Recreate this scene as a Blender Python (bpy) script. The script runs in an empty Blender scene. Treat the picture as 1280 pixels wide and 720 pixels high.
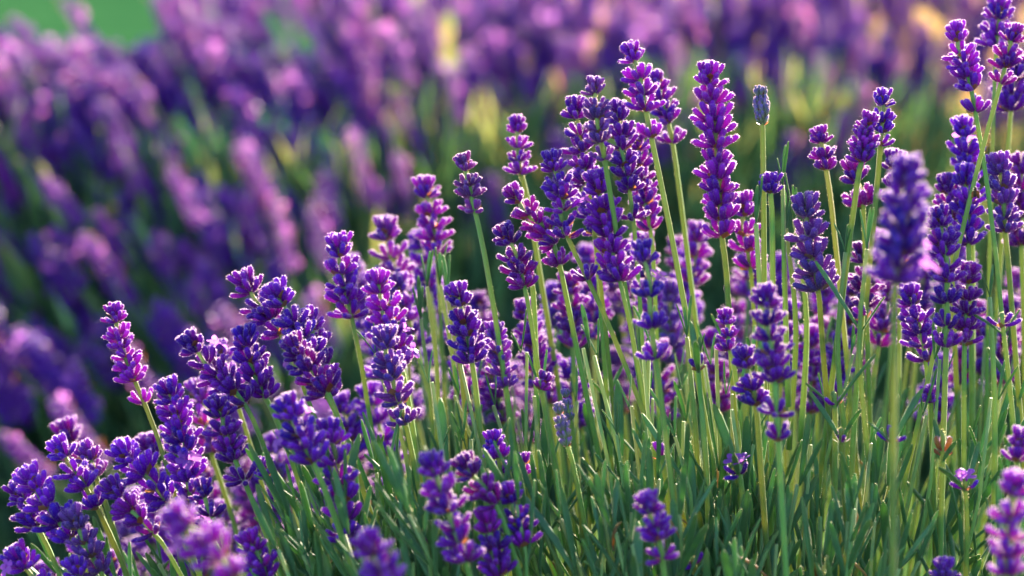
import bpy, math, random
import numpy as np
from mathutils import Vector, Matrix, Quaternion

random.seed(11)
RNG = np.random.default_rng(11)
R = math.radians
scene = bpy.context.scene
COL = scene.collection

# ------------------------------------------------------------------ camera
PITCH, CAM_H, LENS, FOCUS = R(9.0), 0.72, 100.0, 1.15
cam_data = bpy.data.cameras.new('camera')
cam = bpy.data.objects.new('camera', cam_data)
COL.objects.link(cam)
cam.location = (0, 0, CAM_H)
cam.rotation_euler = (math.pi / 2 - PITCH, 0, 0)
cam_data.lens, cam_data.sensor_width = LENS, 36.0
cam_data.clip_start, cam_data.clip_end = 0.02, 2000
cam_data.dof.use_dof = True
cam_data.dof.focus_distance = FOCUS
cam_data.dof.aperture_fstop = 7.2
scene.camera = cam
F_PX = 1280 * LENS / 36.0
C0 = Vector((0, 0, CAM_H))
FWD = Vector((0, math.cos(PITCH), -math.sin(PITCH)))
UPV = Vector((0, math.sin(PITCH), math.cos(PITCH)))
RGT = Vector((1, 0, 0))


def P(px, py, d):
    """A world point at depth d in front of the camera, from a position in the 1280x720 photograph."""
    return C0 + FWD * d + RGT * ((px - 640) / F_PX * d) + UPV * ((360 - py) / F_PX * d)


# ------------------------------------------------------------------ sky, sun, exposure
SUN_EL, SUN_AZ = R(19.5), R(19)
world = bpy.data.worlds.new('World')
scene.world = world
world.use_nodes = True
wn = world.node_tree.nodes
sky = wn.new('ShaderNodeTexSky')
sky.sky_type = 'NISHITA'
sky.sun_disc = False
sky.sun_elevation, sky.sun_rotation = SUN_EL, SUN_AZ
sky.air_density, sky.dust_density = 1.0, 0.6
bg = wn['Background']
world.node_tree.links.new(sky.outputs[0], bg.inputs[0])
bg.inputs[1].default_value = 0.078
sun_data = bpy.data.lights.new('sun', 'SUN')
sun_data.energy, sun_data.angle, sun_data.color = 5.0, R(0.6), (1.0, 0.84, 0.66)
sun = bpy.data.objects.new('sun', sun_data)
COL.objects.link(sun)
sdir = Vector((math.sin(SUN_AZ) * math.cos(SUN_EL), math.cos(SUN_AZ) * math.cos(SUN_EL), math.sin(SUN_EL)))
sun.rotation_euler = (-sdir).to_track_quat('-Z', 'Y').to_euler()
sun.location = sdir * 30
vs = scene.view_settings
vs.view_transform, vs.look, vs.gamma, vs.exposure = 'Standard', 'None', 1.0, 2.45
scene.render.engine = 'CYCLES'
scene.cycles.use_denoising = True
scene.cycles.max_bounces = 8
scene.cycles.transparent_max_bounces = 6
scene.cycles.sample_clamp_indirect = 6.0


# ------------------------------------------------------------------ materials
def nodes_of(name):
    m = bpy.data.materials.new(name)
    m.use_nodes = True
    nt = m.node_tree
    nt.nodes.clear()
    return m, nt, nt.nodes, nt.links


def ramp(nt, stops):
    r = nt.nodes.new('ShaderNodeValToRGB')
    e = r.color_ramp.elements
    while len(e) < len(stops):
        e.new(0.5)
    for k, (p, c) in enumerate(stops):
        e[k].position, e[k].color = p, (*c, 1)
    return r


def plant_mat(name, stops, trans, tw, rough=0.55, sheen=0.4, noise=600, vary=0.35, spec=0.3, var_hue=0.02, sheen_tint=(1, 0.9, 1)):
    """Plant tissue: pigment running along the organ (attribute t), mottled, partly letting light through."""
    m, nt, N, L = nodes_of(name)
    at = N.new('ShaderNodeAttribute'); at.attribute_name = 't'
    rp = ramp(nt, stops)
    L.new(at.outputs['Fac'], rp.inputs[0])
    rnd = N.new('ShaderNodeAttribute'); rnd.attribute_name = 'r'
    oi = N.new('ShaderNodeObjectInfo')
    tc = N.new('ShaderNodeTexCoord')
    nz = N.new('ShaderNodeTexNoise'); nz.inputs['Scale'].default_value = noise; nz.inputs['Detail'].default_value = 3
    L.new(tc.outputs['Object'], nz.inputs['Vector'])
    ad = N.new('ShaderNodeMath'); ad.operation = 'ADD'
    L.new(rnd.outputs['Fac'], ad.inputs[0]); L.new(oi.outputs['Random'], ad.inputs[1])
    ad2 = N.new('ShaderNodeMath'); ad2.operation = 'ADD'
    L.new(ad.outputs[0], ad2.inputs[0]); L.new(nz.outputs['Fac'], ad2.inputs[1])
    mr = N.new('ShaderNodeMapRange')
    mr.inputs['From Min'].default_value, mr.inputs['From Max'].default_value = 0.4, 2.1
    mr.inputs['To Min'].default_value, mr.inputs['To Max'].default_value = 1 - vary, 1 + vary
    L.new(ad2.outputs[0], mr.inputs['Value'])
    mh = N.new('ShaderNodeMapRange')
    mh.inputs['To Min'].default_value, mh.inputs['To Max'].default_value = 0.5 - var_hue, 0.5 + var_hue
    L.new(oi.outputs['Random'], mh.inputs['Value'])
    hs = N.new('ShaderNodeHueSaturation')
    L.new(rp.outputs[0], hs.inputs['Color']); L.new(mr.outputs[0], hs.inputs['Value']); L.new(mh.outputs[0], hs.inputs['Hue'])
    pb = N.new('ShaderNodeBsdfPrincipled')
    tint = N.new('ShaderNodeMixRGB'); tint.blend_type = 'MULTIPLY'; tint.inputs[0].default_value = 1   # each stalk's own shade
    L.new(hs.outputs[0], tint.inputs[1]); L.new(oi.outputs['Color'], tint.inputs[2])
    ripe = N.new('ShaderNodeMixRGB'); ripe.inputs[1].default_value = (0.15, 0.15, 0.19, 1)            # unripe heads are greyer
    L.new(oi.outputs['Alpha'], ripe.inputs[0]); L.new(tint.outputs[0], ripe.inputs[2])
    L.new(ripe.outputs[0], pb.inputs['Base Color'])
    pb.inputs['Roughness'].default_value = rough
    pb.inputs['Specular IOR Level'].default_value = spec
    pb.inputs['Sheen Weight'].default_value = sheen
    pb.inputs['Sheen Roughness'].default_value = 0.35
    pb.inputs['Sheen Tint'].default_value = (*sheen_tint, 1)
    bp = N.new('ShaderNodeBump'); bp.inputs['Strength'].default_value = 0.35; bp.inputs['Distance'].default_value = 0.0002
    L.new(nz.outputs['Fac'], bp.inputs['Height']); L.new(bp.outputs[0], pb.inputs['Normal'])
    tr = N.new('ShaderNodeBsdfTranslucent'); ttint = N.new('ShaderNodeMixRGB'); ttint.blend_type = 'MULTIPLY'; ttint.inputs[0].default_value = 1
    ttint.inputs[1].default_value = (*trans, 1)
    L.new(oi.outputs['Color'], ttint.inputs[2]); L.new(ttint.outputs[0], tr.inputs[0])
    mx = N.new('ShaderNodeMixShader'); mx.inputs[0].default_value = tw
    L.new(pb.outputs[0], mx.inputs[1]); L.new(tr.outputs[0], mx.inputs[2])
    out = N.new('ShaderNodeOutputMaterial')
    L.new(mx.outputs[0], out.inputs[0])
    return m


def hair_mat(name, col, tw=0.6, front=None):
    m, nt, N, L = nodes_of(name)
    d = N.new('ShaderNodeBsdfDiffuse'); d.inputs[0].default_value = (*(front or col), 1)
    t = N.new('ShaderNodeBsdfTranslucent'); t.inputs[0].default_value = (*col, 1)
    mx = N.new('ShaderNodeMixShader'); mx.inputs[0].default_value = tw
    L.new(d.outputs[0], mx.inputs[1]); L.new(t.outputs[0], mx.inputs[2])
    out = N.new('ShaderNodeOutputMaterial'); L.new(mx.outputs[0], out.inputs[0])
    return m


M = {}
M['bud'] = plant_mat('calyx_violet', [(0, (0.10, 0.02, 0.06)), (0.2, (0.07, 0.006, 0.20)), (0.6, (0.058, 0.007, 0.34)), (1, (0.11, 0.02, 0.50))], (0.76, 0.07, 0.74), 0.31, rough=0.6, sheen=0.15, sheen_tint=(.8, .4, 1), spec=.15, var_hue=.03, vary=.45)
M['young'] = plant_mat('calyx_young', [(0, (0.10, 0.16, 0.05)), (0.5, (0.16, 0.20, 0.15)), (0.8, (0.14, 0.10, 0.34)), (1, (0.14, 0.08, 0.40))], (0.4, 0.45, 0.25), 0.22, sheen=0.5)
M['dry'] = plant_mat('calyx_dry', [(0, (0.22, 0.10, 0.04)), (1, (0.45, 0.28, 0.10))], (0.7, 0.4, 0.12), 0.35)
M['petal'] = plant_mat('petal_lilac', [(0, (0.14, 0.025, 0.42)), (1, (0.32, 0.08, 0.66))], (0.74, 0.26, 0.82), 0.42, sheen=0.2)
M['stem'] = plant_mat('stem_green', [(0, (0.12, 0.29, 0.08)), (0.6, (0.12, 0.29, 0.09)), (1, (0.19, 0.32, 0.14))], (0.72, 0.68, 0.16), 0.26, noise=250, sheen=0.3, spec=.4, sheen_tint=(1, 1, .8))
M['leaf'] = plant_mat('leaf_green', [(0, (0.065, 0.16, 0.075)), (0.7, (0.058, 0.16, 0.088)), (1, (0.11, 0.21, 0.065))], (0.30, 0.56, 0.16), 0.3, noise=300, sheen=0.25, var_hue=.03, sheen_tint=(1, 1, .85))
M['shaded_leaf'] = plant_mat('leaf_shaded', [(0, (0.022, 0.06, 0.028)), (0.7, (0.02, 0.065, 0.033)), (1, (0.035, 0.08, 0.026))], (0.16, 0.34, 0.08), 0.22, noise=300, sheen=0.1, var_hue=.03)  # darker copy of the leaf green; shade inside the bushes put into its colour
M['straw'] = plant_mat('stem_yellowing', [(0, (0.14, 0.26, 0.07)), (1, (0.28, 0.30, 0.11))], (0.75, 0.66, 0.2), 0.3)
M['tan'] = plant_mat('stem_straw', [(0, (0.22, 0.17, 0.09)), (1, (0.28, 0.22, 0.12))], (0.84, 0.50, 0.18), 0.4)
M['bract'] = plant_mat('bract_brown', [(0, (0.14, 0.06, 0.03)), (1, (0.20, 0.07, 0.05))], (0.8, 0.28, 0.1), 0.35)
M['fuzz'] = hair_mat('calyx_hair', (0.96, 0.72, 0.93), .68, (0.16, 0.05, 0.45))
M['fuzz_green'] = hair_mat('stem_hair', (0.92, 0.84, 0.46), .6, (0.16, 0.26, 0.10))


# ------------------------------------------------------------------ mesh builder
class MB:
    def __init__(s):
        s.v, s.f, s.t, s.r, s.m = [], [], [], [], []

    def rings(s, rings, ts, mat=0, rnd=0.0, cap0=True, cap1=True):
        """Skin a list of vertex rings (same length each)."""
        n = len(rings[0]); o = len(s.v)
        for ring, t in zip(rings, ts):
            s.v += [tuple(p) for p in ring]; s.t += [t] * n; s.r += [rnd] * n
        for k in range(len(rings) - 1):
            a = o + k * n; b = a + n
            for i in range(n):
                j = (i + 1) % n
                s.f.append((a + i, a + j, b + j, b + i)); s.m.append(mat)
        if cap0: s.f.append(tuple(o + i for i in reversed(range(n)))); s.m.append(mat)
        if cap1:
            e = o + (len(rings) - 1) * n
            s.f.append(tuple(e + i for i in range(n))); s.m.append(mat)

    def face(s, pts, ts, mat=0, rnd=0.0):
        o = len(s.v)
        s.v += [tuple(p) for p in pts]; s.t += list(ts); s.r += [rnd] * len(pts)
        s.f.append(tuple(range(o, o + len(pts)))); s.m.append(mat)

    def mesh(s, name, mats, smooth=True):
        me = bpy.data.meshes.new(name)
        me.from_pydata(s.v, [], s.f)
        for m in mats: me.materials.append(m)
        me.polygons.foreach_set('material_index', s.m)
        me.polygons.foreach_set('use_smooth', [smooth] * len(s.f))
        a = me.attributes.new('t', 'FLOAT', 'POINT'); a.data.foreach_set('value', s.t)
        a = me.attributes.new('r', 'FLOAT', 'POINT'); a.data.foreach_set('value', s.r)
        me.update()
        return me


def frame(d, hint=None):
    d = d.normalized()
    h = hint if hint is not None else (Vector((1, 0, 0)) if abs(d.x) < 0.8 else Vector((0, 1, 0)))
    u = (h - d * h.dot(d)).normalized()
    return u, d.cross(u)


def sweep(mb, pts, radii, n=8, mat=0, rib=0.0, rnd=0.0, ts=None, caps=True, hint=None):
    rr = []
    u = None
    for k, p in enumerate(pts):
        d = (pts[min(k + 1, len(pts) - 1)] - pts[max(k - 1, 0)])
        u, w = frame(d, u if u is not None else hint)
        ring = []
        for i in range(n):
            a = 2 * math.pi * i / n
            q = radii[k] * (1 + (rib if i % 2 else -rib))
            ring.append(p + u * (q * math.cos(a)) + w * (q * math.sin(a)))
        rr.append(ring)
    if ts is None: ts = [k / (len(pts) - 1) for k in range(len(pts))]
    mb.rings(rr, ts, mat, rnd, caps, caps)
    return rr


def hairs(mb, rings, count, length, mat, rng, width=0.00011):
    """Short fine hairs standing off a skinned surface."""
    nr, n = len(rings), len(rings[0])
    cents = [sum((Vector(p) for p in r), Vector()) / n for r in rings]
    for _ in range(count):
        k = rng.uniform(0.3, nr - 1.001); i = rng.randrange(n)
        k0 = int(k); f = k - k0; g = rng.random()
        a = Vector(rings[k0][i]).lerp(Vector(rings[k0][(i + 1) % n]), g)
        b = Vector(rings[k0 + 1][i]).lerp(Vector(rings[k0 + 1][(i + 1) % n]), g)
        p = a.lerp(b, f)
        c = cents[k0].lerp(cents[k0 + 1], f)
        nrm = (p - c).normalized()
        axis = (cents[k0 + 1] - cents[k0]).normalized()
        if k > nr - 2: nrm = (nrm + axis * 1.0).normalized()
        dirn = (nrm + axis * rng.uniform(-0.1, 0.6) + Vector((rng.uniform(-.4, .4), rng.uniform(-.4, .4), rng.uniform(-.4, .4)))).normalized()
        s = dirn.cross(Vector((rng.uniform(-1, 1), rng.uniform(-1, 1), rng.uniform(-1, 1)))).normalized() * width
        p = p - nrm * 0.00008
        mb.face([p - s, p + s, p + dirn * length * rng.uniform(.6, 1.25)], [0.5, 0.5, 1], mat)


PROF = [(0, .42), (.08, .66), (.25, .86), (.5, 1.0), (.7, 1.04), (.84, 1.02), (.94, .84), (1.0, .42)]


def calyx(mb, base, az, el0, el1, length, rad, rng, mat=0, fuzz=170, n=8, hmat=1):
    """One calyx: a finger-like ribbed tube that leaves the axis at elevation el0 and curves to el1."""
    out = Vector((math.cos(az), math.sin(az), 0)); up = Vector((0, 0, 1))
    pts, radii, ts = [], [], []
    p = base.copy(); prev = 0
    for t, q in PROF:
        el = el0 + (el1 - el0) * t
        p = p + (out * math.cos(el) + up * math.sin(el)) * (length * (t - prev)); prev = t
        pts.append(p.copy()); radii.append(rad * q); ts.append(t)
    rr = sweep(mb, pts, radii, n, mat, 0.05, rng.random(), ts)
    hairs(mb, rr, fuzz, 0.00070, hmat, rng, .00007)
    return pts[-1], (pts[-1] - pts[-2]).normalized()


def whorl_mesh(name, seed, outer, inner, spread=1.0, mat='bud', cap=False, fuzz=170, n=8):
    rng = random.Random(seed); mb = MB()
    if outer:
        gap = rng.choice([0.25, 0.35])
        for k in range(outer):                      # two opposite fans of calyces
            side = k % 2; m_ = (outer + 1) // 2
            u = (k // 2 + 0.5) / m_ - 0.5
            az = side * math.pi + u * math.pi * (1 + gap * .2) + rng.uniform(-.12, .12)
            ln = rng.uniform(.0064, .0079)
            e0 = R(rng.uniform(-8, 28)) if not cap else R(rng.uniform(25, 42))
            e1 = e0 + R(rng.uniform(34, 62)) if not cap else R(rng.uniform(70, 90))
            b = Vector((math.cos(az), math.sin(az), 0)) * .0008 + Vector((0, 0, rng.uniform(-.0006, .0006)))
            calyx(mb, b, az, e0 / spread, e1 / spread, ln, rng.uniform(.00088, .00106), rng, fuzz=fuzz, n=n)
    for k in range(inner):
        az = 2 * math.pi * (k + rng.uniform(-.2, .2)) / inner + .4
        ln = rng.uniform(.0054, .0066)
        b = Vector((math.cos(az), math.sin(az), 0)) * .0007 + Vector((0, 0, rng.uniform(.0006, .0016)))
        e0 = R(rng.uniform(38, 52)); e1 = R(rng.uniform(70, 86))
        if cap: e0, e1 = R(60), R(rng.uniform(84, 96))
        calyx(mb, b, az, e0, e1, ln, rng.uniform(.00092, .00108), rng, fuzz=fuzz, n=n)
    for k in range(2):                              # two small brown bracts under the whorl
        az = math.pi / 2 * (2 * k + 1) + rng.uniform(-.3, .3)
        o = Vector((math.cos(az), math.sin(az), 0)); w = Vector((-o.y, o.x, 0))
        z = Vector((0, 0, 1))
        for q in (-1, 1):
            mb.face([o * .001 - z * .0012, o * .003 + w * q * .0018 + z * .0002, o * .0046 + z * .0016], [0, .5, 1], 2)
    return mb.mesh(name, [M[mat], M['fuzz'], M['bract']])


def blossom_mesh(seed):
    """An open two-lipped corolla: short tube with five spreading lobes."""
    rng = random.Random(seed); mb = MB()
    sweep(mb, [Vector((0, 0, z)) for z in (0, .002, .004, .0052)], [.0007, .0008, .0011, .0017], 8, 0, caps=False, ts=[0, .2, .4, .6])
    for k in range(5):
        a = 2 * math.pi * k / 5 + rng.uniform(-.15, .15)
        o = Vector((math.cos(a), math.sin(a), 0)); w = Vector((-o.y, o.x, 0)); z = Vector((0, 0, 1))
        L_ = rng.uniform(.0036, .0046) * (1.25 if k < 2 else .9); W = rng.uniform(.0015, .0019) * (1.2 if k < 2 else 1)
        tilt = rng.uniform(-.1, .5)
        rows = []
        for f, q in ((0, .55), (.4, .95), (.75, 1.0), (1, .5)):
            c = z * .005 + o * (.0013 + L_ * f) + z * (L_ * f * tilt + .0007 * math.sin(f * 3 + k))
            rows.append([c - w * W * q, c + z * .0004, c + w * W * q])
        for r0, r1, f0, f1 in zip(rows, rows[1:], (0.6, .8, .9), (.8, .9, 1)):
            mb.face([r0[0], r0[1], r1[1], r1[0]], [f0, f0, f1, f1]); mb.face([r0[1], r0[2], r1[2], r1[1]], [f0, f0, f1, f1])
    return mb.mesh('blossom', [M['petal']])


def leaf_mesh(seed, length=.036, width=.0034, bend=.25, mat='leaf'):
    """A narrow lavender leaf: solid, blunt-tipped, margins rolled under, midrib sunk."""
    rng = random.Random(seed); mb = MB(); rr = []; ts = []
    prof = [(0, .34), (.12, .55), (.35, .86), (.6, 1.0), (.82, .92), (.94, .62), (1, .22)]
    p = Vector(); prev = 0; ang = 0
    tw = rng.uniform(-.5, .5); sway = rng.uniform(-.12, .12)
    for t, q in prof:
        ang = bend * t
        d = Vector((math.sin(ang), sway * t, math.cos(ang))).normalized()
        p = p + d * length * (t - prev); prev = t
        n_ = Vector((math.cos(ang), 0, -math.sin(ang))); w = d.cross(n_).normalized()
        ca, sa = math.cos(tw * t), math.sin(tw * t)
        nn, ww = n_ * ca + w * sa, w * ca - n_ * sa
        h = width / 2 * q; th = width * .26 * (.5 + .5 * q)
        rr.append([p + ww * h * x + nn * th * y for x, y in ((-1, .1), (-.62, .75), (0, .38), (.62, .75), (1, .1), (.6, -.5), (0, -.75), (-.6, -.5))])
        ts.append(t)
    mb.rings(rr, ts, 0, rng.random())
    hairs(mb, rr, 240, 0.00045, 1, rng, .00006)
    return mb.mesh('leaf', [M[mat], M['fuzz_green']])


def link(name, me, parent=None, loc=None, rot=None, scale=1.0):
    o = bpy.data.objects.new(name, me)
    COL.objects.link(o)
    if parent is not None: o.parent = parent
    if loc is not None:
        rot = rot or Quaternion()
        o.matrix_basis = Matrix.LocRotScale(loc, rot, Vector((scale,) * 3) if not hasattr(scale, '__len__') else Vector(scale))
    return o


def thing(name, loc, label, cat, group=None):
    e = bpy.data.objects.new(name, None)
    COL.objects.link(e)
    e.location = loc; e.empty_display_size = .01
    e['label'], e['category'] = label, cat
    if group: e['group'] = group
    return e


def axis_quat(d, spin):
    return Vector((0, 0, 1)).rotation_difference(d) @ Quaternion((0, 0, 1), spin)


WHORL = [whorl_mesh('flower_whorl', 100 + k, [8, 9, 8, 10, 8, 9, 8, 10][k], [3, 4, 3, 3, 4, 3, 4, 3][k]) for k in range(8)]
SPARSE = [whorl_mesh('flower_whorl', 200 + k, [5, 6, 4, 6][k], [2, 1, 2, 3][k], spread=.9) for k in range(4)]
CAPS = [whorl_mesh('flower_whorl', 300 + k, 6, 4, cap=True) for k in range(4)]
PAIR = [whorl_mesh('flower_bud', 400 + k, [2, 0, 2, 3][k], [1, 2, 0, 1][k], spread=.8) for k in range(4)]
DRY = [whorl_mesh('flower_whorl', 600, 0, 3, mat='dry')]
YOUNG = [whorl_mesh('flower_whorl', 500 + k, 7, 4, mat='young', cap=True) for k in range(3)]
BLOSSOM = [blossom_mesh(k) for k in range(4)]
LEAF = [leaf_mesh(k, RNG.uniform(.026, .042), RNG.uniform(.0030, .0044), RNG.uniform(-.15, .32)) for k in range(12)]
DEAD = [leaf_mesh(70 + k, RNG.uniform(.02, .032), RNG.uniform(.002, .003), RNG.uniform(.3, .9), 'dry') for k in range(3)]
SLEAF = [leaf_mesh(40 + k, RNG.uniform(.012, .022), RNG.uniform(.0022, .0030), RNG.uniform(.1, .5)) for k in range(5)]


def catmull(pts, per=5):
    q = [pts[0] * 2 - pts[1]] + pts + [pts[-1] * 2 - pts[-2]]
    out = []
    for k in range(1, len(q) - 2):
        a, b, c, d = q[k - 1:k + 3]
        for i in range(per):
            t = i / per
            out.append(0.5 * ((2 * b) + (c - a) * t + (2 * a - 5 * b + 4 * c - d) * t * t + (3 * b - a - 3 * c + d) * t ** 3))
    out.append(q[-2].copy())
    return out


def stem_mesh(pts, r0, r1, mat, org, seed, fuzz=900):
    """pts from the root up."""
    mb = MB(); n = len(pts); rng = random.Random(seed)
    pts = [p - org for p in pts]
    radii = [r0 + (r1 - r0) * k / (n - 1) for k in range(n)]
    rr = sweep(mb, pts, radii, 8, 0, 0.13, rng.random(), hint=Vector((math.cos(seed), math.sin(seed), 0)))
    if fuzz: hairs(mb, rr, fuzz, .00055, 1, rng, .00008)
    return mb.mesh('stem', [M[mat], M['fuzz_green']])


def stalk(tip, base, d, label, group=None, via=None, lone=(), n=None, w=1.0, fl=0, kind='bud', leaves=None, dd=0.0,
          fs=.7, smat='stem', cat='lavender stalk', sr=.00105, root_z=.16, lean=.03):
    """A flowering stalk: stem, whorls of calyces up its spike, single whorls below, open blossoms, a few leaves."""
    rng = random.Random(hash((tip, base)) & 0xffff)
    w *= (1.12 if tip[0] < 500 and tip[1] > 320 else 1.05) * min(1, d / 1.13) ** 1.3
    T, B = P(*tip, d - dd / 2), P(*base, d + dd / 2)
    sl = (B - T).length
    V = P(*via, d + dd / 2 + .012) if via else B + (B - T).normalized() * .07 + Vector((rng.uniform(-.003, .003), rng.uniform(0, .012), -.01))
    dirn = (V - B).normalized()
    dirn = (dirn + Vector((0, lean * rng.uniform(.4, 1.6), -.25))).normalized()
    if dirn.z > -.5: dirn = (dirn + Vector((0, 0, -.8))).normalized()
    K = max(.05, (V.z - root_z) / -dirn.z)
    root = V + dirn * K
    mid = V + dirn * K * .5 + Vector((rng.uniform(-.004, .004), rng.uniform(-.004, .004), 0))
    bow = (T - B).normalized().cross(FWD) * rng.uniform(-.06, .06) * sl
    path = catmull([root, mid, V, B, (T + B) / 2 + bow, T - (T - B).normalized() * min(.006, sl * .5)], 4)
    th = thing('lavender_stalk', root, label, cat, group)
    link('stem', stem_mesh(path, sr * 1.15, sr * .72, smat, root, rng.random() * 9), th, Vector())
    n = n or max(2, round((sl - .0085 * w) / (.0053 * w)) + 2)
    if kind == 'young': n += 1
    reach = max(.12, 1 - .0086 * w / sl) if kind == 'bud' else .74              # the cap whorl nests in the one below and ends the spike at its tip
    seg = [B, (T + B) / 2 + bow, T]

    def on(f):
        a = seg[0].lerp(seg[1], f); b = seg[1].lerp(seg[2], f)
        return a.lerp(b, f), (b - a).normalized()
    whs = []
    for k in range(n):
        f = (reach * k / max(1, n - 2) if k < n - 1 else reach + (.0026 * w / sl if kind == 'bud' else .12) if n > 1 else 0) + (rng.uniform(-.14, .14) / n if 0 < k < n - 2 else 0)
        p, ax = on(min(f, 1))
        ax = (ax + Vector((rng.uniform(-.13, .13), rng.uniform(-.13, .13), 0))).normalized()
        top = k >= n - 1
        if kind == 'young': me = rng.choice(YOUNG); sc = (.86 - .34 * abs(k / (n - 1) - .35) * 1.5 if n > 1 else .8) * .8 * w
        elif kind == 'dry': me = DRY[0]; sc = w
        elif n == 1 or kind == 'pair': me = rng.choice(PAIR); sc = 1.12 * w
        elif top: me = rng.choice(CAPS); sc = .9 * w
        elif k == n - 2: me = rng.choice(WHORL); sc = .84 * w
        else: me = rng.choice(WHORL if rng.random() < .8 else SPARSE); sc = rng.uniform(.92, 1.1) * w
        whs.append((link('flower_whorl', me, th, p - root - ax * (0 if k >= n - 2 and n > 1 else .0016), axis_quat(ax, rng.uniform(0, 6.3)), (sc, sc, sc * (.88 if kind == 'bud' else 1))), sc))
    for q in lone:
        p = P(*q, d + dd / 2 + .004)
        ax = (B - V).normalized()
        best = min(path, key=lambda z: (z - p).length)
        i = path.index(best); i2 = i + 1 if i < len(path) - 1 else i - 1
        if i and (path[i - 1] - p).length < (path[i2] - p).length: i2 = i - 1
        e = path[i2] - best; f = max(0, min(1, (p - best).dot(e) / e.length_squared))
        whs.append((link('flower_whorl', rng.choice(SPARSE + WHORL[:3]), th, best + e * f - root - ax * .0025, axis_quat(ax, rng.uniform(0, 6.3)), .95 * w), w))
    for k in range(fl):
        o, sc = rng.choice(whs)
        az = rng.uniform(-2.9, -.2); el = R(rng.uniform(30, 60))
        ax = Vector((math.cos(az) * math.cos(el), math.sin(az) * math.cos(el), math.sin(el)))
        link('blossom', rng.choice(BLOSSOM), o, ax * .0045 + Vector((0, 0, .001)), axis_quat(ax, rng.uniform(0, 6.3)), fs * rng.uniform(.85, 1.15))
    ra, rb = rng.uniform(-1, 1), rng.uniform(-.2, .24)
    shade = (1 + .2 * ra + rb, 1 + rb, 1 - .1 * ra + rb, 1.0 if rng.random() < .8 else rng.uniform(.72, .92))
    for o, _ in whs: o.color = shade
    if leaves is None: leaves = 1 if rng.random() < .45 else 0
    for k in range(leaves):
        i = rng.randrange(2, 8) if n > 1 or k else 11; p = path[i]; ax = (path[i + 1] - p).normalized()
        a0 = rng.uniform(0, 6.3)
        for s in range(2):
            q = axis_quat(ax, a0 + s * math.pi) @ Quaternion((0, 1, 0), R(rng.uniform(22, 42)))
            link('leaf', rng.choice(SLEAF + LEAF[:4]), th, p - root, q, rng.uniform(.8, 1.1))
    return th


# ------------------------------------------------------------------ the ground
def ground_mat(name, c1, c2, c3, scale, bump):
    m, nt, N, L = nodes_of(name)
    tc = N.new('ShaderNodeTexCoord')
    n1 = N.new('ShaderNodeTexNoise'); n1.inputs['Scale'].default_value = scale; n1.inputs['Detail'].default_value = 8
    L.new(tc.outputs['Object'], n1.inputs['Vector'])
    rp = ramp(nt, [(.3, c1), (.5, c2), (.72, c3)])
    L.new(n1.outputs['Fac'], rp.inputs[0])
    pb = N.new('ShaderNodeBsdfDiffuse'); pb.inputs['Roughness'].default_value = .6
    L.new(rp.outputs[0], pb.inputs['Color'])
    bp = N.new('ShaderNodeBump'); bp.inputs['Distance'].default_value = bump; bp.inputs['Strength'].default_value = .7
    L.new(n1.outputs['Fac'], bp.inputs['Height']); L.new(bp.outputs[0], pb.inputs['Normal'])
    out = N.new('ShaderNodeOutputMaterial'); L.new(pb.outputs[0], out.inputs[0])
    return m


M['lawn'] = ground_mat('lawn', (.03, .12, .04), (.05, .17, .055), (.085, .21, .07), 1.4, .02)
M['soil'] = ground_mat('soil', (.03, .02, .013), (.05, .035, .022), (.08, .055, .035), 40, .01)


def sheet(name, x0, x1, y0, y1, z, mat, nx=2, ny=2, rough=0.0):
    xs, ys = np.linspace(x0, x1, nx), np.linspace(y0, y1, ny)
    v = [(x, y, z + (RNG.uniform(-rough, rough) if rough else 0)) for y in ys for x in xs]
    f = [(j * nx + i, j * nx + i + 1, (j + 1) * nx + i + 1, (j + 1) * nx + i) for j in range(ny - 1) for i in range(nx - 1)]
    me = bpy.data.meshes.new(name); me.from_pydata(v, [], f); me.materials.append(mat)
    me.polygons.foreach_set('use_smooth', [True] * len(f))
    o = link(name, me); o['kind'] = 'structure'
    return o


sheet('ground', -600, 600, -300, 1200, 0, M['lawn'])
sheet('soil', -6, 6, -.6, 4.6, .012, M['soil'], 90, 50, .006)

# ------------------------------------------------------------------ flowering stalks of the front bush, one by one
G_BEHIND = 'softly blurred spikes inside the front bush'
S = stalk
# --- tall crisp spikes at the crown of the bush
S((885, 74), (902, 290), 1.15, 'tall crisp upright spike of twelve evenly spaced crown-like whorls', via=(912, 400), n=12, w=1.15, sr=.0011)
S((784, 50), (806, 132), 1.14, 'crisp bare-stemmed spike topping the cluster, two whorls spaced apart below it', lone=[(820, 160)], via=(858, 395), n=5, w=.95, leaves=1)
S((742, 94), (749, 172), 1.12, 'dense narrow pointed spike with one separate whorl on pale stem', lone=[(755, 193)], via=(764, 250), w=.8)
S((717, 118), (732, 222), 1.17, 'stout spike half hidden behind the dense pointed spike', via=(748, 330), w=1.05)
S((770, 122), (786, 232), 1.155, 'spike of wide open whorls just beside the dense pointed spike', lone=[(789, 264)], via=(800, 380), w=1.0)
S((816, 86), (834, 148), 1.21, 'soft-edged spike peeking out behind the bare-stemmed topmost spike', lone=[(842, 172)], via=(852, 260), w=.95)
S((796, 160), (812, 282), 1.20, 'pink-rimmed spike standing behind the tall cluster, catching the sun', via=(820, 400), w=1.0)
S((742, 210), (773, 345), 1.14, 'broad long spike with a lilac blossom in the crown cluster', via=(800, 470), w=1.12, fl=1)
S((725, 205), (742, 285), 1.19, 'short spike with a pale open blossom under the dense pointed spike', via=(752, 400), fl=2)
S((686, 186), (707, 290), 1.14, 'slim spike with a lone cup-shaped whorl far down its stem', lone=[(728, 341)], via=(785, 465), w=.95)
S((645, 142), (650, 212), 1.22, 'small soft-focus spike rising alone beside the crown cluster', via=(668, 300), w=.85)
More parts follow.
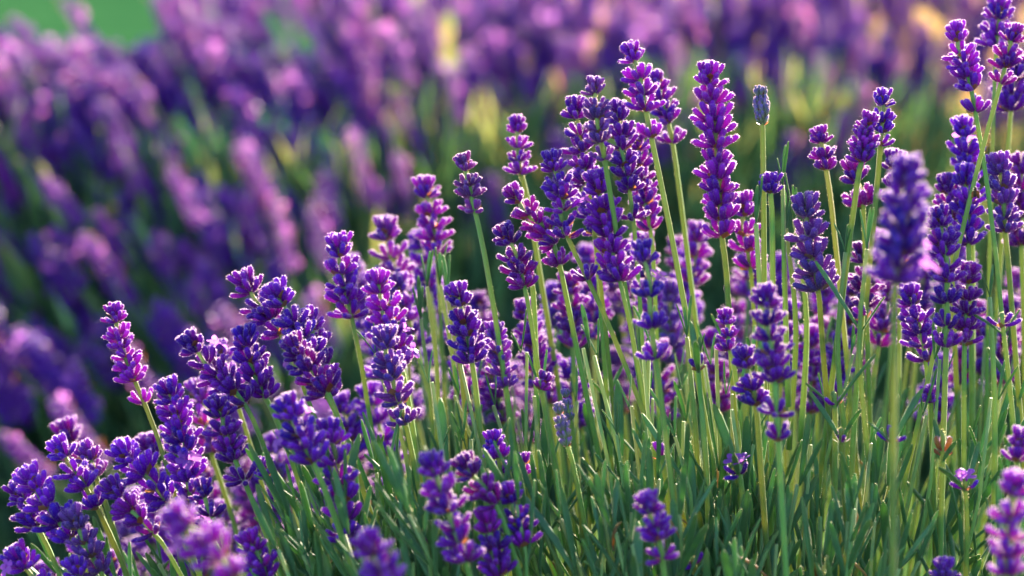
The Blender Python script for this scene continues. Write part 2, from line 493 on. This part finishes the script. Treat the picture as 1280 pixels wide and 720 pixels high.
S((634, 230), (690, 300), 1.16, 'spike tilted diagonally with crowded whorls and one whorl below', lone=[(693, 322)], via=(722, 440), w=.95)
S((626, 278), (654, 352), 1.15, 'compact spike on a bare golden-edged stem under the tilted spike', via=(672, 455), w=1.0, leaves=1)
S((578, 190), (588, 240), 1.17, 'short spike with one round whorl beneath it on a long bare stem', lone=[(591, 254)], via=(618, 390), w=.82)
S((526, 218), (545, 312), 1.26, 'sunlit pinkish spike standing alone behind the pale leafless shoots', via=(552, 420), w=1.1)
S((478, 268), (500, 362), 1.28, 'broad blurred spike with glowing edges behind the leaning crisp pair', via=(512, 470), w=1.25)
S((421, 288), (438, 390), 1.19, 'slightly soft stout spike with a narrow bright leaf at its stem', via=(462, 520), w=1.15, leaves=1)
S((800, 298), (814, 404), 1.08, 'pink-rimmed spike of well separated whorls in front of the crown cluster', lone=[(821, 438)], via=(832, 545), n=4, w=1.02, fl=1)
S((569, 350), (589, 446), 1.14, 'dense crisp spike with tightly packed upturned buds on straight stem', via=(602, 560), w=1.1)
S((615, 400), (630, 478), 1.19, 'dim narrow spike beside the dense tightly packed one', via=(640, 560), w=.9)
S((468, 334), (500, 452), 1.16, 'long crisp spike with a lilac blossom, overlapped by a second spike', via=(520, 560), w=1.08, fl=2)
S((480, 404), (494, 486), 1.125, 'crisp spike of rounded buds with two spaced whorls at its foot', lone=[(492, 494), (501, 521)], via=(520, 590), w=1.0)
S((950, 112), (953, 150), 1.14, 'unopened grey-green bud spike on a straight pale stem', via=(955, 320), kind='young', w=1.05, n=6, smat='stem')
S((963, 229), (963, 240), 1.14, 'single flat crown of violet buds on a thick bare stem', via=(966, 352), n=2, w=.9)
S((1022, 156), (1032, 206), 1.18, 'small narrow spike on a straw-coloured stem', via=(1047, 330), smat='straw', w=.8)
S((1103, 108), (1101, 176), 1.16, 'bead-like spike with buds sticking out on a bright green stem', via=(1092, 280), w=.82)
S((1088, 138), (1078, 196), 1.13, 'tight cylindrical spike on a bare green stem, in front of the bead-like one', via=(1062, 300), w=.85, n=7)
S((1064, 196), (1078, 250), 1.18, 'wide-whorled spike behind two bare green stems', via=(1082, 350), w=1.1)
S((1116, 184), (1124, 250), 1.2, 'pink-lit spike half hidden by the big blurred spike', via=(1124, 350), w=1.0)
S((1006, 238), (1022, 356), 1.15, 'spike of six large spaced whorls beside thin green stems', via=(1032, 480), n=6, w=1.18)
S((930, 238), (937, 330), 1.2, 'spike of flat saucer whorls just behind the tall crisp spike', via=(944, 420), n=5, w=1.12)
S((906, 384), (911, 432), 1.12, 'short stubby spike with glowing rims low among stems', via=(926, 520), w=.72)
S((1193, 24), (1213, 106), 1.15, 'zigzag spike of clearly separated whorls high on the bush', lone=[(1221, 130)], via=(1246, 330), w=.95, n=6)
S((1272, 28), (1258, 78), 1.13, 'small dense spike on a stem crossing in front of another stem', lone=[(1253, 95)], via=(1200, 300), w=.85)
S((1250, -8), (1246, 52), 1.22, 'blurred spike cut by the photo edge above the crossing stems', via=(1240, 200), w=1.15)
S((1276, 66), (1264, 132), 1.24, 'broad blurred spike behind the crossing stems at the bush edge', via=(1255, 260), w=1.25)
S((1204, 142), (1212, 240), 1.21, 'soft spike with a round pale blossom behind the crossing stems', via=(1216, 350), w=1.05, fl=1)
S((1246, 188), (1256, 284), 1.17, 'full spike standing between the crossing stems', via=(1266, 400), w=1.05)
S((1275, 188), (1277, 300), 1.24, 'pale blurred spike at the outer flank of the bush', via=(1280, 420), w=1.15)
S((1203, 202), (1210, 300), 1.19, 'violet spike with pointed tip behind the stem carrying an insect', via=(1214, 420), w=1.05)
S((1180, 215), (1188, 270), 1.2, 'small purple spike beside the big blurred spike', via=(1192, 400), w=.95)
S((1133, 190), (1120, 345), .95, 'big out-of-focus spike with two pale pink blossoms at its tip', via=(1117, 500), w=1.5, n=9, fl=2, fs=.8, sr=.0011)
S((1172, 255), (1184, 345), 1.12, 'spike trailing three loose open whorls just below the big blurred one', lone=[(1178, 368), (1176, 400), (1183, 424)], via=(1180, 520), w=1.0)
S((1211, 325), (1206, 424), 1.13, 'crisp evenly lit spike ending in a clean two-bud whorl', via=(1205, 560), w=.98, n=6)
S((1130, 352), (1156, 445), 1.17, 'crowded spike half hidden below the big blurred spike', via=(1165, 560), w=1.1)
S((957, 352), (968, 470), 1.05, 'blurred front spike with two loose whorls beneath it on a thick stem', lone=[(962, 508), (956, 542)], via=(978, 640), w=1.1)
S((927, 430), (944, 500), 1.1, 'purple spike overlapped by the blurred front spike', via=(952, 600), w=1.05)
S((1078, 300), (1082, 378), 1.2, 'dim spike glimpsed between thin bare stems', via=(1086, 480), w=1.0)
S((1072, 378), (1078, 392), 1.13, 'stem bearing just a pair of opposite buds between two thin leaves', via=(1066, 560), n=1, w=.8, leaves=1)
S((1254, 392), (1253, 402), 1.13, 'stalk with one open pair of buds above a curved leaf', via=(1268, 540), n=1, w=.85, leaves=1)
S((683, 466), (676, 486), 1.12, 'tiny tilted cluster of buds on a leafy stem', via=(690, 560), n=2, w=.75, leaves=1)
S((868, 440), (872, 456), 1.12, 'small bud pair tucked behind a single broad leaf', via=(880, 560), n=1, w=.8, leaves=1)
S((698, 505), (708, 552), 1.12, 'woolly grey-green unopened spike framed by two thin leaves', via=(730, 650), kind='young', w=.95, n=5, leaves=1)
S((706, 488), (712, 520), 1.15, 'smaller pale green unopened spike behind the woolly one', via=(722, 600), kind='young', w=.75, n=4)
S((660, 320), (664, 345), 1.16, 'grey-green young bud on a stem among violet spikes', via=(670, 450), kind='young', w=.7, n=3)
S((822, 552), (826, 566), 1.12, 'two plump buds on a dark stem low in the foliage', via=(838, 650), n=1, w=.9)
S((806, 612), (822, 668), 1.03, 'soft-focus front spike standing alone among the leaves', lone=[(826, 690)], via=(834, 740), w=1.05)
S((914, 572), (922, 590), 1.12, 'stalk with a wide-open lilac blossom over two buds', via=(932, 660), n=1, w=.85, fl=2, leaves=1)
S((858, 690), (866, 702), 1.09, 'pair of buds peeping out near the base leaves', via=(876, 760), n=1, w=.8)
S((652, 564), (656, 592), 1.14, 'small loose bud cluster above dark leaves', via=(668, 660), n=2, w=.75)
S((1040, 488), (1043, 500), 1.13, 'single violet bud cluster beside a tall bare stem', via=(1044, 600), n=1, w=.7)
S((1050, 528), (1052, 546), 1.12, 'lone oval violet bud low between stems', via=(1056, 620), n=1, w=.7)
S((1113, 532), (1114, 546), 1.1, 'plump slanting bud in front of a thick stem', via=(1116, 640), n=1, w=.8)
S((1206, 592), (1206, 606), 1.11, 'low stalk with a bright lilac blossom beside a pale stem', via=(1208, 690), n=1, w=.75, fl=2)
S((1162, 484), (1164, 502), 1.14, 'small bud whorl near the straw-coloured dried calyx', via=(1166, 600), n=2, w=.75)
S((1178, 520), (1179, 562), 1.12, 'dried straw-yellow calyx splitting open on a green stem', via=(1176, 680), n=1, w=1.0, kind='dry', leaves=1)
S((1276, 532), (1272, 570), 1.06, 'soft purple spike tip above a big blurred cluster', via=(1270, 640), w=.95)
S((1270, 585), (1258, 712), .97, 'large out-of-focus spike low at the bush flank', via=(1252, 800), w=1.25)
S((1180, 694), (1180, 740), 1.07, 'round flower tip pushing up from dark leaves', via=(1180, 800), w=1.0)
# --- the leaning flank of the bush
S((141, 376), (166, 470), 1.15, 'slender spike arching away from the bush with gaps between whorls', lone=[(170, 497)], via=(214, 600), w=.86, n=7)
S((207, 470), (240, 632), 1.14, 'very long crisp leaning spike of fourteen crowded whorls', lone=[(262, 645)], via=(285, 710), w=1.05, n=13, fl=2)
S((247, 596), (262, 640), 1.12, 'short spike pressed against the very long leaning one', via=(290, 712), w=.85)
S((266, 492), (286, 556), 1.13, 'leaning crisp spike with two cup whorls loosely below', lone=[(285, 566), (303, 592)], via=(345, 700), w=1.0)
S((229, 414), (302, 500), 1.15, 'diagonal spike with a lilac blossom, its whorls stepping down like stairs', via=(345, 600), w=1.0, fl=1)
S((271, 424), (288, 480), 1.22, 'blurred spike just behind the stair-stepped one', via=(320, 580), w=.9)
S((297, 336), (348, 412), 1.17, 'stout leaning spike topping the thick diagonal clump', via=(400, 540), w=1.15)
S((334, 352), (386, 440), 1.14, 'fat leaning spike in the middle of the diagonal clump', via=(440, 570), w=1.15)
S((381, 382), (404, 470), 1.15, 'leaning spike at the inner side of the diagonal clump', lone=[(410, 484)], via=(440, 590), w=1.0)
S((357, 418), (404, 486), 1.12, 'spike with a round violet blossom at the foot of the diagonal clump', via=(450, 600), w=1.05, fl=2)
S((303, 404), (322, 478), 1.16, 'upright spike with one loose whorl below the stout leaning spike', lone=[(330, 484)], via=(370, 590), w=1.0)
S((355, 490), (388, 572), 1.07, 'slightly blurred leaning spike with a broad lilac blossom', via=(430, 680), w=1.15, fl=2)
S((407, 520), (432, 668), 1.09, 'long thick leaning spike overlapping the blurred one with the lilac blossom', via=(460, 760), w=1.15)
S((327, 572), (332, 596), 1.12, 'cup-shaped bud pair on a thin slanted stem', via=(380, 700), n=2, w=.8)
S((452, 660), (490, 745), .96, 'soft-focus spike pushing up in front of the green stems', via=(510, 800), w=1.25)
S((534, 562), (580, 696), 1.03, 'stout soft spike leaning in front of thin green stems', via=(600, 780), w=1.2)
S((572, 568), (616, 626), 1.07, 'spike of rounded buds between the stout soft spike and a narrow one', via=(650, 720), w=1.1)
S((606, 634), (622, 714), 1.07, 'full violet spike low in the group of four', via=(632, 780), w=1.1)
S((634, 600), (652, 676), 1.08, 'narrow pointed spike at the inner end of the group of four', via=(660, 750), w=1.0)
S((613, 536), (622, 566), 1.13, 'small upright spike with one two-bud whorl above the group of four', lone=[(624, 582)], via=(636, 660), w=.8)
S((524, 660), (530, 676), 1.1, 'single oval bud on a curved side stem', via=(560, 740), n=1, w=.6)
S((68, 544), (104, 604), 1.14, 'crisp leaning spike with one heart-shaped whorl on a clean stem', lone=[(116, 625)], via=(158, 716), w=1.0)
S((101, 550), (118, 590), 1.16, 'spike tucked closely behind the one with heart-shaped whorl', via=(150, 690), w=.95)
S((141, 550), (204, 622), 1.16, 'broad leaning spike with fat rounded buds', via=(250, 720), w=1.15)
S((131, 596), (188, 662), 1.13, 'lower leaning spike just under the one with fat rounded buds', via=(235, 735), w=1.0)
S((27, 580), (84, 668), 1.13, 'large leaning spike with sharply lit fuzzy tips', via=(130, 760), w=1.2)
S((14, 598), (44, 652), 1.15, 'spike overlapping the large fuzzy leaning one at the outer flank', via=(90, 760), w=1.0)
S((85, 632), (112, 690), 1.12, 'short leaning spike under the large fuzzy one with loose whorl', lone=[(122, 704)], via=(150, 770), w=1.0)
S((10, 682), (50, 735), 1.12, 'cut-off spike with a lilac blossom at the lowest flank', via=(90, 800), w=1.15, fl=1)
S((86, 694), (110, 740), 1.11, 'bud cluster beside the cut-off spike', via=(140, 800), w=.95)
S((206, 632), (290, 716), .93, 'thick out-of-focus spike lying across the low stems', via=(340, 780), w=1.35, fl=1)
S((303, 662), (332, 716), 1.09, 'lower leaning spike beside the thick out-of-focus one', via=(370, 790), w=1.0)
S((75, 522), (96, 570), 1.26, 'pale blurred spike rising behind the heart-whorled one', via=(140, 680), w=1.2)
S((180, 540), (205, 610), 1.24, 'blurred purple spike behind the slender arching stem', via=(240, 710), w=1.2)
S((245, 470), (262, 560), 1.25, 'dim blurred spike behind the very long leaning one', via=(300, 680), w=1.2)

# --- further in: soft spikes inside the bush, look-alikes
for k in range(94):
    rng = random.Random(900 + k)
    if k < 66:
        x = 430 + (k + rng.uniform(-.4, .4)) * 13; y = rng.uniform(275, 460)
    else:
        x = 60 + (k - 66) * 15 + rng.uniform(-8, 8); y = 640 - (x - 150) * .45 + rng.uniform(-30, 40)
    tilt = R(max(-8, min(28, (900 - x) * .034)) + rng.uniform(-5, 5)); ln = rng.uniform(60, 110)
    S((int(x), int(y)), (int(x + math.sin(tilt) * ln), int(y + math.cos(tilt) * ln)), rng.uniform(1.24, 1.42),
      'softly blurred violet spike among the stems inside the front bush', G_BEHIND, w=rng.uniform(.95, 1.15), fl=0)


# ------------------------------------------------------------------ leafy shoots of the front bush
def shoot(tip, d, tilt, length, nodes, seed, pale=False):
    rng = random.Random(seed)
    T = P(*tip, d)
    ax = Vector((-math.sin(tilt), rng.uniform(-.2, .1), math.cos(tilt))).normalized()
    root = T - ax * length
    lab, grp = (('thin upright bare stem tipped with small leaves between the flowering stalks', 'thin bare stems of the front bush') if pale else
                ('narrow-leaved green shoot without flowers low in the front bush', 'leafy shoots of the front bush'))
    th = thing('lavender_shoot', root, lab, 'leafy shoot', grp)
    side = ax.cross(FWD)
    pts = [root.lerp(T, f) + side * math.sin(f * 2.6) * length * rng.uniform(-.03, .03) for f in (0, .25, .5, .75, .97)]
    link('stem', stem_mesh(pts, .0011, .0007, 'stem', root, rng.random() * 9, 260), th, Vector())
    a0 = rng.uniform(0, 3.1)
    for k in range(nodes):
        f = 1 - k * (.92 / nodes) * (.8 if pale else 1)
        p = root.lerp(T, f * .97)
        for s in range(2):
            sp = R(rng.uniform(7, 18) + k * rng.uniform(3, 7))
            q = axis_quat(ax, a0 + s * math.pi + k * math.pi / 2 + rng.uniform(-.3, .3)) @ Quaternion((0, 1, 0), min(sp, R(48)))
            link('leaf', rng.choice(LEAF if rng.random() < .95 or not k else DEAD), th, p - root, q, rng.uniform(.65, 1.12) * (.72 if k == 0 else 1) * (.7 if pale else 1))
    return th


for k in range(150):
    rng = random.Random(3000 + k)
    x = rng.uniform(330, 1300)
    top = 590 - max(0, (x - 300)) * .10 if x < 700 else 540
    y = rng.uniform(top - 10, 750)
    d = rng.uniform(1.06, 1.16) if y > 600 else rng.uniform(1.11, 1.26)
    tilt = R(max(-16, min(26, (930 - x) * .03)) + rng.uniform(-11, 11))
    shoot((x, y), d, tilt, rng.uniform(.06, .13), rng.randint(3, 5), 4000 + k)
for k in range(12):
    rng = random.Random(3500 + k)
    x = rng.uniform(60, 340); y = rng.uniform(690, 760)
    shoot((x, y), rng.uniform(1.14, 1.24), R(22 + rng.uniform(-8, 8)), .1, 4, 4500 + k)
for k in range(70):
    rng = random.Random(6000 + k)
    x = 470 + k * 11.6 + rng.uniform(-9, 9); y = rng.uniform(400, 560); d = rng.uniform(1.12, 1.34)
    shoot((x, y), d, R(max(-12, min(20, (930 - x) * .03)) + rng.uniform(-5, 5)), rng.uniform(.18, .24), 2, 6500 + k, True)
# bare pale shoots standing up between the spikes
for x, y, d in ((533, 305, 1.21), (546, 303, 1.22), (556, 322, 1.2), (523, 345, 1.2), (977, 178, 1.15), (944, 226, 1.13), (982, 232, 1.16), (1056, 262, 1.14), (1083, 258, 1.12), (1236, 318, 1.14), (992, 222, 1.17), (855, 368, 1.14), (870, 408, 1.12)):
    rng = random.Random(int(x * 7 + y))
    root = P(x + rng.uniform(5, 30) * (1 if x < 900 else .3), y + 330, d + .02)
    T = P(x, y, d)
    th = thing('lavender_shoot', root, 'tall pale bare shoot tipped with slim leaves, standing among the spikes', 'leafy shoot', 'tall bare shoots of the front bush')
    kn = T.lerp(root, .16)
    pts = catmull([root, root.lerp(kn, .55) + Vector((rng.uniform(-.004, .004), 0, 0)), kn], 5)
    link('stem', stem_mesh(pts, .0012, .0008, 'stem', root, rng.random() * 9, 600), th, Vector())
    ax = (T - kn).normalized(); L_ = (T - kn).length
    a0 = rng.uniform(0, 6)
    for s in range(3):
        q = axis_quat(ax, a0 + s * 2.1) @ Quaternion((0, 1, 0), R(rng.uniform(3, 13)))
        link('leaf', LEAF[(s + int(x)) % 12], th, kn - root, q, L_ / .036 * rng.uniform(.75, 1.05))


# ------------------------------------------------------------------ masses nobody could count
def arrays_mesh(name, v, f, t, r, mats, mi=None):
    me = bpy.data.meshes.new(name)
    nv, nf, k = len(v), len(f), f.shape[1]
    me.vertices.add(nv); me.vertices.foreach_set('co', v.astype(np.float32).ravel())
    me.loops.add(nf * k); me.loops.foreach_set('vertex_index', f.astype(np.int32).ravel())
    me.polygons.add(nf)
    me.polygons.foreach_set('loop_start', np.arange(0, nf * k, k, dtype=np.int32))
    for m in mats: me.materials.append(m)
    if mi is not None: me.polygons.foreach_set('material_index', mi.astype(np.int32))
    me.update(calc_edges=True)
    me.polygons.foreach_set('use_smooth', np.ones(nf, dtype=bool))
    a = me.attributes.new('t', 'FLOAT', 'POINT'); a.data.foreach_set('value', t.astype(np.float32))
    a = me.attributes.new('r', 'FLOAT', 'POINT'); a.data.foreach_set('value', r.astype(np.float32))
    return me


def blades(base, dirs, length, width, bend=.25):
    """Many folded narrow leaves at once: three quad rows of a V-shaped strip each."""
    n = len(base)
    d = dirs / np.linalg.norm(dirs, axis=1, keepdims=True)
    rnd = RNG.normal(size=(n, 3)); w = np.cross(d, rnd); w /= np.linalg.norm(w, axis=1, keepdims=True)
    nn = np.cross(d, w)
    rows = []; ts = []
    for f, q in ((0, .4), (.4, .9), (.8, 1), (1, .15)):
        c = base + d * (length * f)[:, None] + nn * (length * bend * f * f)[:, None]
        h = w * (width * q / 2)[:, None]; s = nn * (width * q * .22)[:, None]
        rows.append(np.stack([c - h, c + s, c + h], 1)); ts += [f] * 3
    v = np.concatenate(rows, 1).reshape(-1, 3)
    pat = np.array([[k * 3 + i, k * 3 + i + 1, k * 3 + i + 4, k * 3 + i + 3] for k in range(3) for i in range(2)])
    f = (np.arange(n)[:, None, None] * 12 + pat[None]).reshape(-1, 4)
    return v, f, np.tile(np.array(ts), n), np.repeat(RNG.random(n), 12)


def foliage(name, base, dirs, length, width, mats, label, mi=None, bend=.25):
    v, f, t, r = blades(base, dirs, length, width, bend)
    m = None if mi is None else np.repeat(mi, 6)
    o = link(name, arrays_mesh(name, v, f, t, r, mats, m)); o['kind'] = 'stuff'
    o['label'], o['category'] = label, 'foliage'
    return o


# the front bush's inner leaves: a dome under the spikes
n = 24000
cx, cy = .07, 1.43
a = RNG.uniform(0, 2 * np.pi, n); q = np.sqrt(RNG.random(n))
x = cx + np.cos(a) * q * .42; y = cy + np.sin(a) * q * .36
h = (.345 - .10 * np.clip((cx - .1 - x) / .3, 0, 1)) * np.sqrt(np.clip(1 - (q * .97) ** 5, .02, 1))
z = h * (.15 + .85 * np.sqrt(RNG.random(n))) - .05
dirs = np.stack([(x - cx) * 1.2 + RNG.normal(0, .35, n), (y - cy) * 1.0 + RNG.normal(0, .35, n), np.full(n, .9)], 1)
foliage('bush_foliage', np.stack([x, y, np.maximum(z, .01)], 1), dirs, RNG.uniform(.03, .05, n), RNG.uniform(.0026, .0038, n), [M['shaded_leaf']],
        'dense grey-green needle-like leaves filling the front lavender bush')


# ------------------------------------------------------------------ the lavender behind
def spike_mesh(seed, whorls=9, low=True):
    rng = random.Random(seed); mb = MB()
    z = 0; L_ = whorls * .0058
    for k in range(whorls):
        z = k * .0058; sc = 1.05 if k < whorls - 2 else (.85 if k == whorls - 2 else .6)
        for i in range(8):
            az = 2 * math.pi * (i + (k % 2) * .5) / 8 + rng.uniform(-.2, .2)
            o = Vector((math.cos(az), math.sin(az), 0)); el0 = R(25); el1 = R(72 if k < whorls - 1 else 92)
            p0 = Vector((0, 0, z)) + o * .0008
            p1 = p0 + (o * math.cos(el0) + Vector((0, 0, math.sin(el0)))) * .0036 * sc
            p2 = p1 + (o * math.cos(el1) + Vector((0, 0, math.sin(el1)))) * .0034 * sc
            rr = sweep(mb, [p0, p1, p2], [.0007, .00135 * sc, .0006], 5, 0, 0, rng.random(), [0, .55, 1])
            hairs(mb, rr, 16, .0010, 1, rng, .00021)
    for k in range(rng.choice([3, 7, 15])):         # open blossoms
        az = rng.uniform(0, 6.3); o = Vector((math.cos(az), math.sin(az), 0)); zc = rng.uniform(.1, .95) * L_
        for i in range(4):
            a = i * 1.57 + rng.uniform(-.3, .3)
            sd_ = (Vector((-o.y, o.x, 0)) * math.cos(a) + Vector((0, 0, 1)) * math.sin(a) + o * .3)
            pr = sd_.cross(o).normalized() * .0016
            c = o * .0075 + Vector((0, 0, zc))
            mb.face([c, c + sd_ * .003 + pr, c + sd_ * .0046, c + sd_ * .003 - pr], [.5, .9, 1, .9], 2)
    for k in range(rng.choice([2, 5, 9])):          # brown bracts that let the sun through
        az = rng.uniform(0, 6.3); o = Vector((math.cos(az), math.sin(az), 0)); zc = rng.uniform(0, .9) * L_
        w_ = Vector((-o.y, o.x, 0)) * .0018; c = o * .004 + Vector((0, 0, zc))
        mb.face([c, c + o * .003 + w_, c + o * .005 + Vector((0, 0, .003)), c + o * .003 - w_], [0, .5, 1, .5], 3)
    return mb.mesh('flower_spike', [M['bud'], M['fuzz'], M['petal'], M['bract']])


FAR = [spike_mesh(700 + k, [8, 9, 10, 11, 9, 7][k]) for k in range(6)]
FSTEM = []
for k in range(5):
    mb = MB(); rng = random.Random(k); b = rng.uniform(-.02, .02)
    sweep(mb, [Vector((b * math.sin(f * 3.1), 0, -.24 * (1 - f))) for f in (0, .3, .6, .85, 1)], [.0012, .0011, .001, .0009, .0008], 5)
    FSTEM.append(mb.mesh('stem', [M['stem']]))


def far_stalk(x, y, d, tilt, seed, label, group, tint=(1, 1, 1, 1)):
    rng = random.Random(seed)
    T = P(x, y, d)
    ax = Vector((-math.sin(tilt), rng.uniform(-.25, .1), math.cos(tilt))).normalized()
    k = rng.randrange(6); ln = [8, 9, 10, 11, 9, 7][k] * .0058 * 1.12
    base = T - ax * ln
    root = base - ax * .2
    th = thing('lavender_stalk', root, label, 'lavender stalk', group)
    q = axis_quat(ax, rng.uniform(0, 6.3))
    link('stem', FSTEM[rng.randrange(5)], th, base - root + ax * .004, q)
    w = rng.uniform(1.0, 1.25); link('flower_spike', FAR[k], th, base - root, q, (w, w, rng.uniform(.95, 1.1))).color = tint


zones = [(100, (-70, 520), (-70, 560), 'blurred leaning violet spike on the shaded flank of the bush behind', 'leaning spikes of the bush behind'),
         (38, (420, 880), (-50, 215), 'blurred spike rising from the middle of the bush behind', 'middle spikes of the bush behind'),
         (37, (850, 1340), (-60, 190), 'blurred upright pinkish spike of the bush behind, against dry grass', 'upright spikes of the bush behind')]
sd = 10000
for cnt, xr, yr, lab, grp in zones:
    for k in range(cnt):
        sd += 1; rng = random.Random(sd)
        x = rng.uniform(*xr)
        y = yr[0] + (yr[1] - yr[0]) * (rng.random() ** (1.35 if xr[0] < 0 else 1.3))
        if xr[0] < 0 and y > 560 - max(0, x - 60) * .75: y = rng.uniform(-60, 240)
        if x < 230 and y < 70 - x * .2 and rng.random() < .4: y += 110
        d = 1.78 + (560 - y) / 620 * .8 + rng.uniform(-.07, .09) + .22 * max(0, min(1, (x - 380) / 250))
        tilt = R((34 - x * .045) if x < 640 else 5) + R(rng.uniform(-9, 9))
        red = rng.uniform(.25, .75) * (1 if x > 850 else .5)
        far_stalk(x, y, d, tilt, sd, lab, grp, (1 + red * .45, 1, 1 - red * .3, 1))

# stems and leaves of the bush behind
n = 45000
d = 1.64 + 1.15 * RNG.random(n) ** 1.2; px = RNG.uniform(-260, 1560, n)
x = (px - 640) / F_PX * d; y = d * math.cos(PITCH)
side = np.clip((px - 380) / 250, 0, 1)              # the bush behind stands nearer on one side and steps back on the other
crest = 2.35 + .25 * side
zt = np.where(d < crest, .20 + .30 * np.clip((d - crest + .5) / .5, 0, 1), .50 - .25 * (d - crest)) + .02 * np.sin(x * 9)
z = zt * np.sqrt(RNG.random(n)) - .06
dirs = np.stack([-np.clip((640 - px) / 640, -.2, 1) * .5 + RNG.normal(0, .2, n), RNG.normal(-.1, .2, n), np.full(n, 1.0)], 1)
foliage('shrub_foliage', np.stack([x, y, np.maximum(z, .01)], 1), dirs, RNG.uniform(.045, .10, n), RNG.uniform(.0038, .006, n), [M['shaded_leaf'], M['stem']],
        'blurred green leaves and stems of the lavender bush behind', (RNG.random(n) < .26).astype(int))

# the rows further off and the smaller spikes between: too many to count, joined
def far_row(name, tips, axes, label):
    src = []
    for me in FAR:
        v = np.empty(len(me.vertices) * 3, np.float32); me.vertices.foreach_get('co', v); v = v.reshape(-1, 3)
        me.calc_loop_triangles()
        f = np.empty(len(me.loop_triangles) * 3, np.int32); me.loop_triangles.foreach_get('vertices', f)
        mi = np.empty(len(me.loop_triangles), np.int32); me.loop_triangles.foreach_get('material_index', mi)
        t = np.empty(len(v), np.float32); me.attributes['t'].data.foreach_get('value', t)
        src.append((v, f.reshape(-1, 3), mi, t))
    V, Fc, Tt, Rr, Mi = [], [], [], [], []
    o = 0
    for k, (T, ax) in enumerate(zip(tips, axes)):
        v, f, mi, t = src[k % len(src)]
        m = np.array(axis_quat(ax, RNG.uniform(0, 6.3)).to_matrix()); w = RNG.uniform(1.0, 1.25)
        V.append((v * np.array([w, w, 1.05]) - np.array([0, 0, .055])) @ m.T + np.array(T)); Fc.append(f + o); Tt.append(t); Mi.append(mi)
        Rr.append(np.full(len(v), RNG.random())); o += len(v)
    ob = link(name, arrays_mesh(name, np.concatenate(V), np.concatenate(Fc), np.concatenate(Tt), np.concatenate(Rr), [M['bud'], M['fuzz'], M['petal'], M['bract']], np.concatenate(Mi)))
    ob['kind'] = 'stuff'; ob['label'], ob['category'] = label, 'flowers'


tips, axes = [], []
for k in range(130):                                # rows far behind
    d = 2.9 + 1.7 * RNG.random() ** 1.1; px = RNG.uniform(190, 1450)
    tips.append(((px - 640) / F_PX * d, d * math.cos(PITCH), .53 + RNG.normal(0, .05) + .02 * (d - 2.6)))
    axes.append(Vector((-.4 * max(0, (640 - px) / 640) + RNG.normal(0, .15), RNG.normal(0, .15), 1)).normalized())
for k in range(780):                                # between the stalks of the bush behind
    px = -60 + 1400 * RNG.random() ** 1.35; py = -60 + (300 - .2 * min(px, 700)) * RNG.random() ** 1.2
    if px < 180 and py < 40: py += 110
    if px < 420: py = -60 + 520 * RNG.random() ** 1.5
    if px < 180 and py < 40: py += 110
    tips.append(tuple(P(px, py, 1.82 + (560 - py) / 620 * .85 + RNG.uniform(-.03, .15) + .22 * max(0, min(1, (px - 380) / 250)))))
    axes.append(Vector((-math.sin(R(max(2, 33 - px * .045) + RNG.normal(0, 8))), RNG.normal(-.1, .12), .85)).normalized())
far_row('lavender_flowers', tips, axes, 'haze of pink and violet spikes in the rows far behind')
n = 12000
d = 2.9 + 2.4 * RNG.random(n); px = RNG.uniform(500, 1600, n)
x = (px - 640) / F_PX * d; y = d * math.cos(PITCH)
z = .12 + .36 * RNG.random(n)
dirs = np.stack([RNG.normal(0, .2, n) - .2 * np.clip((640 - px) / 640, 0, 1), RNG.normal(0, .2, n), np.ones(n)], 1)
dry = (RNG.random(n) < np.clip((px - 250) / 700, .25, .75)).astype(int)
foliage('dry_grass', np.stack([x, y, z], 1), dirs, RNG.uniform(.08, .16, n), RNG.uniform(.002, .004, n), [M['leaf'], M['tan']],
        'pale dry grass and straw-coloured stems glowing behind the far spikes', dry)


# ------------------------------------------------------------------ a small insect clinging to a stem
M['insect'] = plant_mat('insect_brown', [(0, (.03, .018, .012)), (1, (.06, .03, .015))], (.3, .12, .03), .08, noise=900, sheen=.1)
ip = P(1219, 240, 1.125)
ins = thing('insect', ip, 'tiny brown insect clinging to one of the crossing stems', 'insect')
mb = MB(); sweep(mb, [Vector((0, 0, z)) for z in (-.0022, -.0015, -.0004, .0004, .001, .0016, .0021)], [.0002, .0006, .0008, .0005, .0007, .0006, .0002], 8)
link('body', mb.mesh('body', [M['insect']]), ins, Vector())
for sgn in (-1, 1):
    mb = MB(); mb.face([Vector((0, -.0006, .0008)), Vector((sgn * .0016, -.0011, .0002)), Vector((sgn * .0017, -.0010, -.0026)), Vector((sgn * .0006, -.0008, -.0022))], [0, .5, 1, .8])
    link('wing', mb.mesh('wing', [M['insect']]), ins, Vector())
    for z in (-.0006, .0003, .0012):
        mb = MB(); sweep(mb, [Vector((0, 0, z)), Vector((sgn * .0013, .0004, z + .0003)), Vector((sgn * .002, .0016, z - .0004))], [.00012, .0001, .00007], 5)
        link('leg', mb.mesh('leg', [M['insect']]), ins, Vector())
